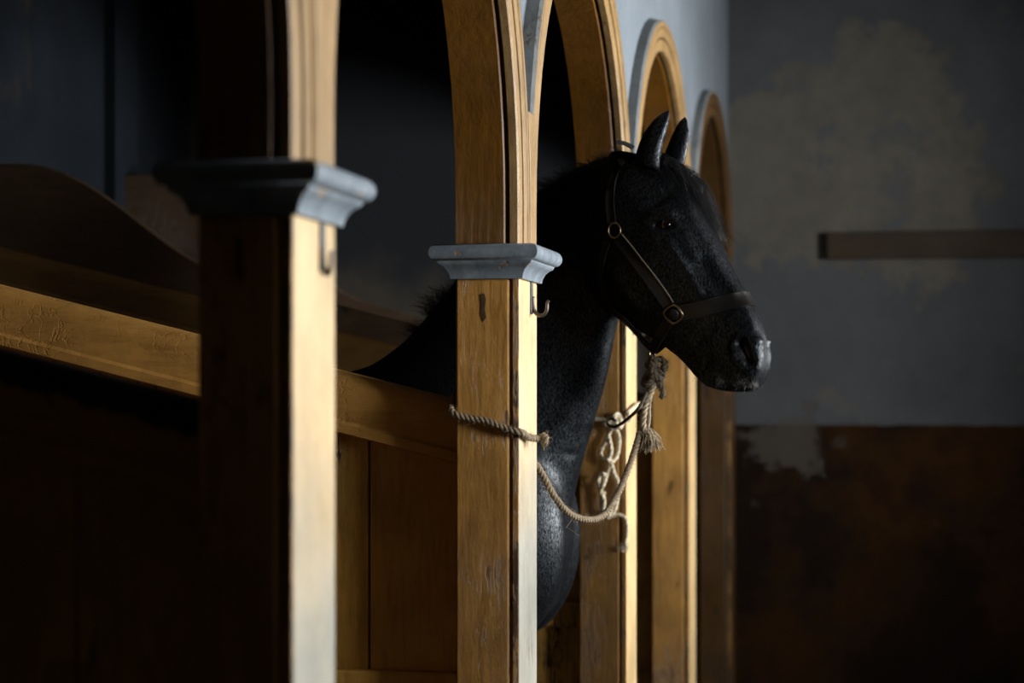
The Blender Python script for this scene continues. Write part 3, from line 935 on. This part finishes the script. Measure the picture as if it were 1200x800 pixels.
# ------------------------------------------------------------------ the halter
def ribbon(name, pts, nor, width, thick, mat_, parent, closed=False, n=6, label=None):
    """flat strap through pts; nor are the outward normals"""
    rows = spline([(*p, *q) for p, q in zip(pts, nor)], n, closed)
    m_ = len(rows); rings = []
    PP = [Vector(r[:3]) for r in rows]
    for i in range(m_):
        t = (PP[(i + 1) % m_] - PP[i - 1]) if closed else (PP[min(i + 1, m_ - 1)] - PP[max(i - 1, 0)])
        t.normalize(); q = Vector(rows[i][3:6]); q = (q - t * q.dot(t)).normalized(); sd = t.cross(q)
        wv = width / 2; h = thick
        rings.append([PP[i] - sd * wv, PP[i] - sd * wv * .96 + q * h, PP[i] - sd * wv * .80 + q * h, PP[i] - sd * wv * .72 + q * h * .82, PP[i] + sd * wv * .72 + q * h * .82, PP[i] + sd * wv * .80 + q * h, PP[i] + sd * wv * .96 + q * h, PP[i] + sd * wv])
    o = MB().loft(rings, True, True, closed).build(name, mat_, parent, auto=True, smooth=True)
    if label: o['label'] = label
    return o, rings
hp0, _ = on_horse(790, 366)
halter = tag(empty('halter', hp0), 'dark leather halter with brass rings on the black horse head', 'halter')
def skin_path(pix, off=.002):
    a, b = [], []
    for x, y in pix:
        p, q = on_horse(x, y, off)
        if p is not None: a.append(p); b.append(q)
    return a, b
def mir(vs): return [mirror(v) for v in vs]
def mirn(vs): return [v - HL * (2 * v.dot(HL)) for v in vs]
# noseband, both sides and over the nose
a, q = skin_path([(796, 366), (815, 363), (832, 359), (848, 355), (862, 352), (873, 350)])
s_, z_ = H(880, 349.5, 0); top = bvh.find_nearest(HP(s_, 0, z_))
pts = a + [top[0] + top[1] * .002] + mir(a)[::-1]; nn = q + [top[1]] + mirn(q)[::-1]
ribbon('noseband', pts, nn, .043, .0045, M['leather'], halter)
# cheekpieces
def edge_line(name, rings, idx, r, mat_, parent):
    MB().tube([rg[idx] for rg in rings], r, 6).build(name, mat_, parent, smooth=True)['label'] = 'pale edge of the strap'
a, q = skin_path([(725, 279), (736, 292), (748, 308), (760, 324), (773, 342), (784, 357)])
ck, rg = ribbon('cheekpiece', a, q, .033, .0045, M['leather'], halter)
def up_edge(rg): return 1 if rg[0][1].z > rg[0][6].z else 6
edge_line('pale_strap_edge', rg, up_edge(rg), .0024, M['leather_edge'], ck)  # pale line along the upper edge of the cheekpiece
ribbon('cheekpiece', mir(a), mirn(q), .033, .0045, M['leather'], halter)
# crownpiece from the upper ring over the poll
a, q = skin_path([(718, 262), (716, 245), (716, 228), (720, 210), (727, 196), (735, 186)], .003)
s_, z_ = H(744, 176, 0); top = bvh.find_nearest(HP(s_, 0, z_))
pts = a + [top[0] + top[1] * .004] + mir(a)[::-1]; nn = q + [top[1]] + mirn(q)[::-1]
_, rg = ribbon('crownpiece', pts, nn, .026, .0045, M['leather'], halter)
ce = H(724, 167, -.02); c0 = H(742, 174, -.02); c1_ = H(752, 165, -.02)
pts = [HP(c0[0], -.02, c0[1]), HP((c0[0] + ce[0]) / 2, -.024, (c0[1] + ce[1]) / 2 + .003), HP(ce[0], -.026, ce[1])]
ribbon('strap_end', pts, [Vector((0, 0, 1)) - FV * .6] * 3, .017, .004, M['capital'], halter, label='greyish loose end of the crown strap')
# throat strap: from the upper ring down round the back of the jowl
a, q = skin_path([(713, 283), (708, 300), (706, 318), (708, 336), (714, 352), (722, 366)], .003)
ribbon('throat_strap', a, q, .018, .004, M['leather'], halter)
ribbon('throat_strap', mir(a), mirn(q), .018, .004, M['leather'], halter)
def hpt(x, y, l): s_, z_ = H(x, y, l); return HP(s_, l, z_)
ring_c = hpt(764, 414, 0)
pts = [a[-1], hpt(733, 376, -.05), hpt(745, 388, -.03), hpt(756, 401, -.012), ring_c + Vector((0, 0, .012))]
ribbon('jaw_strap', pts, [-HL - HF * .3] * 5, .014, .005, M['leather'], halter)
# chin straps from the square rings to the ring under the chin
a, q = skin_path([(785, 374), (780, 382), (776, 389)], .003)
pts = a + [hpt(770, 399, -.028), hpt(766, 408, -.010), ring_c + Vector((0, 0, .008))]
nn = q + [-HL, -HL, -HL]
ribbon('chin_strap', pts, nn, .027, .005, M['leather'], halter)
ribbon('chin_strap', mir(pts), mirn(nn), .027, .005, M['leather'], halter)
def ring_mesh(name, c, ax, up, rx, ry, r, mat_, squareness=1.0):
    ax = ax.normalized(); up = (up - ax * up.dot(ax)).normalized(); sd = ax.cross(up); pts = []
    for k in range(28):
        t = 2 * math.pi * k / 28; cx, sx = math.cos(t), math.sin(t)
        pts.append(c + sd * rx * math.copysign(abs(cx) ** squareness, cx) + up * ry * math.copysign(abs(sx) ** squareness, sx))
    return MB().tube(pts, r, 8, closed=True).build(name, mat_, halter, smooth=True)
for mm in (0, 1):
    p, n_ = on_horse(790, 367, .006)
    p2, n2 = on_horse(721, 270, .006)
    dirn = (on_horse(784, 357)[0] - on_horse(760, 324)[0]).normalized()
    if mm: p, p2 = mirror(p), mirror(p2); n_, n2, dirn = mirn([n_, n2, dirn])
    sq = ring_mesh('square_ring', p, n_, dirn, .022, .022, .0042, M['brass'], .62)
    q2 = MB(); 
    rr_ = [p + (Vector(n_).orthogonal().normalized() * math.cos(t) + n_.cross(n_.orthogonal().normalized()) * math.sin(t)) * .0165 for t in [2 * math.pi * k / 16 for k in range(16)]]
    q2.loft([[v - n_ * .003 for v in rr_], [v + n_ * .003 for v in rr_], [p + (v - p) * .7 + n_ * .007 for v in rr_]]).build('strap_fold', M['leather'], sq, smooth=True)
    ring_mesh('ring', p2, n2 + HF * .2, Vector((0, 0, 1)), .0165, .020, .0032, M['brass'])
ring_mesh('chin_ring', ring_c, HL + HF * .7, Vector((0, 0, 1)), .013, .014, .003, M['brass'])

# ------------------------------------------------------------------ ropes
def twist(mb, pts, r, pitch, n=7, strands_=3, per=4):
    """three-strand laid rope along a smooth path"""
    sp = [Vector(p) for p in spline(pts, per)]
    # resample evenly
    dist = [0.0]
    for i in range(1, len(sp)): dist.append(dist[-1] + (sp[i] - sp[i - 1]).length)
    m_ = max(6, int(dist[-1] / (pitch / 7)))
    arr = np.array([list(p) for p in sp]); ss = np.linspace(0, dist[-1], m_)
    even = [Vector([np.interp(s_, dist, arr[:, c]) for c in range(3)]) for s_ in ss]
    PP, TT, NN, BB = frames(even)
    for k in range(strands_):
        line = []
        for i, p in enumerate(PP):
            a = 2 * math.pi * (ss[i] / pitch + k / strands_)
            line.append(p + (NN[i] * math.cos(a) + BB[i] * math.sin(a)) * r * .50)
        mb.tube(line, r * .56, n)
    return even
def fuzz(mb, path, r, count, ln, rr=.00035, rg=None):
    rg = rg or rnd
    for i in range(count):
        k = rg.randrange(1, len(path) - 1); p = path[k]
        t = (path[k + 1] - path[k - 1]).normalized()
        d = Vector((rg.gauss(0, 1), rg.gauss(0, 1), rg.gauss(0, 1))); d = (d - t * d.dot(t) * .6).normalized()
        l_ = ln * rg.uniform(.4, 1.3)
        q = spline([p + d * r * .6, p + d * (r + l_ * .6) + t * l_ * rg.uniform(-.3, .6), p + d * (r + l_) + t * l_ * rg.uniform(-.6, 1.0)], 3)
        mb.loft(tube_rings(q, [rr * (1 - .5 * j / len(q)) for j in range(len(q))], 3), True, False)
RR = .0088
rope = tag(empty('lead_rope', (-L, Y0 + S, 1.3)), 'brown hemp rope looped round the sharp post and knotted to the halter', 'rope')
yn, yf = Y0 + S, Y0 + S + T
xl = -L - W
m_ = MB()
wrap = [(-L + .030, yn + .085, 1.318), (-L + .014, yn + .045, 1.322), (-L + .012, yn + .012, 1.328), (-L + .004, yn - .009, 1.335), (-L - .03, yn - .011, 1.343), (-L - .075, yn - .011, 1.360),
        (-L - .115, yn - .011, 1.366), (xl - .004, yn - .010, 1.378), (xl - .014, yn + .02, 1.398), (xl - .012, yn + .06, 1.425), (xl - .012, yn + .17, 1.425), (xl - .012, yf - .01, 1.40),
        (xl + .002, yf + .012, 1.37), (-L - .07, yf + .012, 1.31), (-L - .015, yf + .013, 1.262)]
hang = [P(634, 553, 5.19), P(650, 582, 5.22), P(668, 602, 5.28), P(690, 609, 5.35), P(708, 603, 5.42), P(722, 582, 5.48), P(735, 553, 5.53), P(746, 520, 5.58), P(753, 492, 5.61), P(759, 466, 5.65), P(764, 446, 5.68)]
e1 = twist(m_, wrap + hang, RR, .036, per=5)
fuzz(m_, e1, RR, 900, .008, .0003)
for (x, y, d), (x2, y2) in (((672, 606, 5.29), (665, 618)), ((640, 566, 5.2), (660, 590))):
    p = P(x, y, d); q = P(x2, y2, d - .03)
    m_.loft(tube_rings(spline([p, p.lerp(q, .5) + Vector((-.01, 0, -.012)), q, q + Vector((.03, 0, -.02))], 4), .0007, 4), True, False)
m_.build('hanging_rope', M['rope'], rope, smooth=True)
# stopper knot standing off the post front
m_ = MB(); kc = Vector((-L + .040, yn + .092, 1.316))
def coil(c, ax, up, R1, R2, r, turns=1.0, drift=0.0, ph=0.0, mb=None):
    ax = ax.normalized(); up = (up - ax * up.dot(ax)).normalized(); sd = ax.cross(up)
    pts = []
    for k in range(int(14 * turns) + 1):
        t = ph + 2 * math.pi * k / 14
        pts.append(c + sd * R1 * math.cos(t) + up * R2 * math.sin(t) + ax * drift * k / 14)
    return twist(mb, pts, r, .05, per=3)
e = coil(kc, Vector((1, .1, -.15)), Vector((0, 0, 1)), .009, .010, .0085, 1.2, .006, 0, m_)
fuzz(m_, e, .009, 60, .009)
m_.build('stopper_knot', M['rope'], rope, smooth=True)
# halter knot
m_ = MB(); kc = P(766, 438, 5.66)
for c_, ax, up, r1, r2 in ((Vector((0, 0, .018)), (.3, .2, 1), (1, 0, .2), .020, .016), (Vector((.008, -.008, .004)), (.8, -.3, .5), (0, .3, 1), .022, .020), (Vector((-.008, -.012, -.010)), (-.6, -.5, .6), (0, 0, 1), .018, .024),
                           (Vector((.004, .006, -.022)), (.2, .5, 1), (1, .2, 0), .018, .014), (Vector((.016, -.006, .022)), (.2, -1, .3), (0, 0, 1), .016, .018)):
    e = coil(kc + c_, Vector(ax), Vector(up), r1, r2, .0095, 1.0, .004, rnd.uniform(0, 6), m_)
    fuzz(m_, e, .0095, 60, .012)
e = twist(m_, [kc + Vector((.01, -.01, -.02)), P(774, 452, 5.65), P(777, 462, 5.65), P(774, 466, 5.65)], .0075, .05); fuzz(m_, e, .008, 80, .010)
e = twist(m_, [ring_c + Vector((0, 0, -.012)), P(763, 424, 5.67), kc + Vector((0, 0, .02))], .009, .05)
m_.build('halter_knot', M['rope_shaded'], rope, smooth=True)
# doubled tail with a frayed tassel
m_ = MB()
e = twist(m_, [P(768, 447, 5.655), P(763, 460, 5.64), P(757, 474, 5.62), P(754, 492, 5.60), P(754, 504, 5.59)], .0085, .05); fuzz(m_, e, .009, 60, .01)
e = twist(m_, [P(764, 458, 5.64), P(761, 474, 5.62), P(761, 490, 5.61), P(759, 504, 5.60)], .0045, .03, 6); fuzz(m_, e, .0045, 30, .008)
tc = P(757, 505, 5.59)
for i in range(150):
    d = Vector((rnd.gauss(.012, .014), rnd.gauss(0, .01), -rnd.uniform(.025, .055)))
    p = tc + Vector((rnd.gauss(0, .006), rnd.gauss(0, .005), rnd.gauss(0, .005)))
    m_.loft(tube_rings(spline([p, p + d * .5 + Vector((.004, 0, .004)), p + d], 3), .0009, 4), True, False)
m_.build('frayed_tail', M['rope_pale'], rope, smooth=True)

m_ = MB()
twist(m_, [P(758, 460, 5.62), P(752, 472, 5.60), P(745, 482, 5.62), P(735, 491, 5.72), P(727, 497, 5.85), P(719, 500, 6.0), P(712, 496, 6.1), P(716, 490, 6.12), P(722, 493, 6.1)], .0045, .03, 6)
m_.build('loose_strand', M['rope_shaded'], rope, smooth=True)
# cream cord on the post behind
cord = tag(empty('tether_cord', (-L - .05, Y0 + 2 * S, 1.3)), 'cream cord with chain of loops knotted to the post behind the horse throat', 'rope')
m_ = MB(); y3 = Y0 + 2 * S; D3 = 6.70; RC = .0070
def cordp(pts, r=RC, d=D3): twist(m_, [P(x, y, dd) for x, y, dd in pts], r, .05, 6)
x3a = -L - W
za, zb = P(700, 490, D3).z, P(722, 495, D3).z
loop = [P(726, 494, D3 - .03), P(738, 492, D3 - .025), (-L + .006, y3 - .012, P(745, 484, D3).z), (-L + .016, y3 + .05, P(750, 478, D3).z), (-L + .016, y3 + .16, P(750, 474, D3).z), (-L + .008, y3 + T + .012, P(750, 476, D3).z), (-L - .08, y3 + T + .014, zb),
        (x3a - .012, y3 + T + .004, za), (x3a - .014, y3 + .15, za), (x3a - .008, y3 - .012, za), P(704, 491, D3 - .02), P(714, 495, D3 - .03)]
twist(m_, loop, RC * 1.1, .05, 6)
for c_, ax, r1, r2 in ((P(720, 495, D3 - .035), (.3, -1, .2), .020, .018), (P(724, 493, D3 - .04), (1, -.6, .3), .016, .022), (P(716, 497, D3 - .03), (.2, -.4, 1), .022, .012)):
    coil(c_, Vector(ax), Vector((0, 0, 1)), r1, r2, RC * 1.05, 1.0, .004, 0, m_)
q = D3 - .03
cordp([(718, 500, q), (712, 512, q), (706, 524, q), (704, 532, q), (708, 537, q - .01), (715, 534, q - .02), (716, 524, q - .02), (713, 510, q)])
cordp([(720, 500, q), (725, 510, q), (725, 524, q), (722, 536, q), (716, 541, q - .01), (711, 537, q - .015)])
cordp([(713, 534, q - .01), (717, 545, q), (720, 556, q), (724, 564, q), (724, 580, q), (720, 598, q), (714, 606, q), (708, 602, q), (705, 590, q), (708, 576, q)])
cordp([(715, 545, q), (711, 556, q), (707, 568, q - .01), (703, 572, q), (701, 562, q - .01), (704, 555, q - .015), (709, 556, q - .02)])
cordp([(706, 566, q), (704, 576, q), (708, 586, q - .01), (707, 598, q), (713, 604, q - .015), (716, 596, q - .01)])
cordp([(716, 605, q), (724, 603, q), (732, 606, q), (735, 616, q), (734, 630, q), (731, 640, q)], RC * .9)
tc = P(732, 636, q)
for i in range(60):
    p = tc + Vector((rnd.gauss(0, .005), rnd.gauss(0, .004), 0)); d = Vector((rnd.gauss(-.002, .008), rnd.gauss(0, .006), -rnd.uniform(.015, .03)))
    m_.loft(tube_rings(spline([p, p + d * .5, p + d], 2), .0011, 4), True, False)
m_.build('knotted_loops', M['rope_cream'], cord, smooth=True)
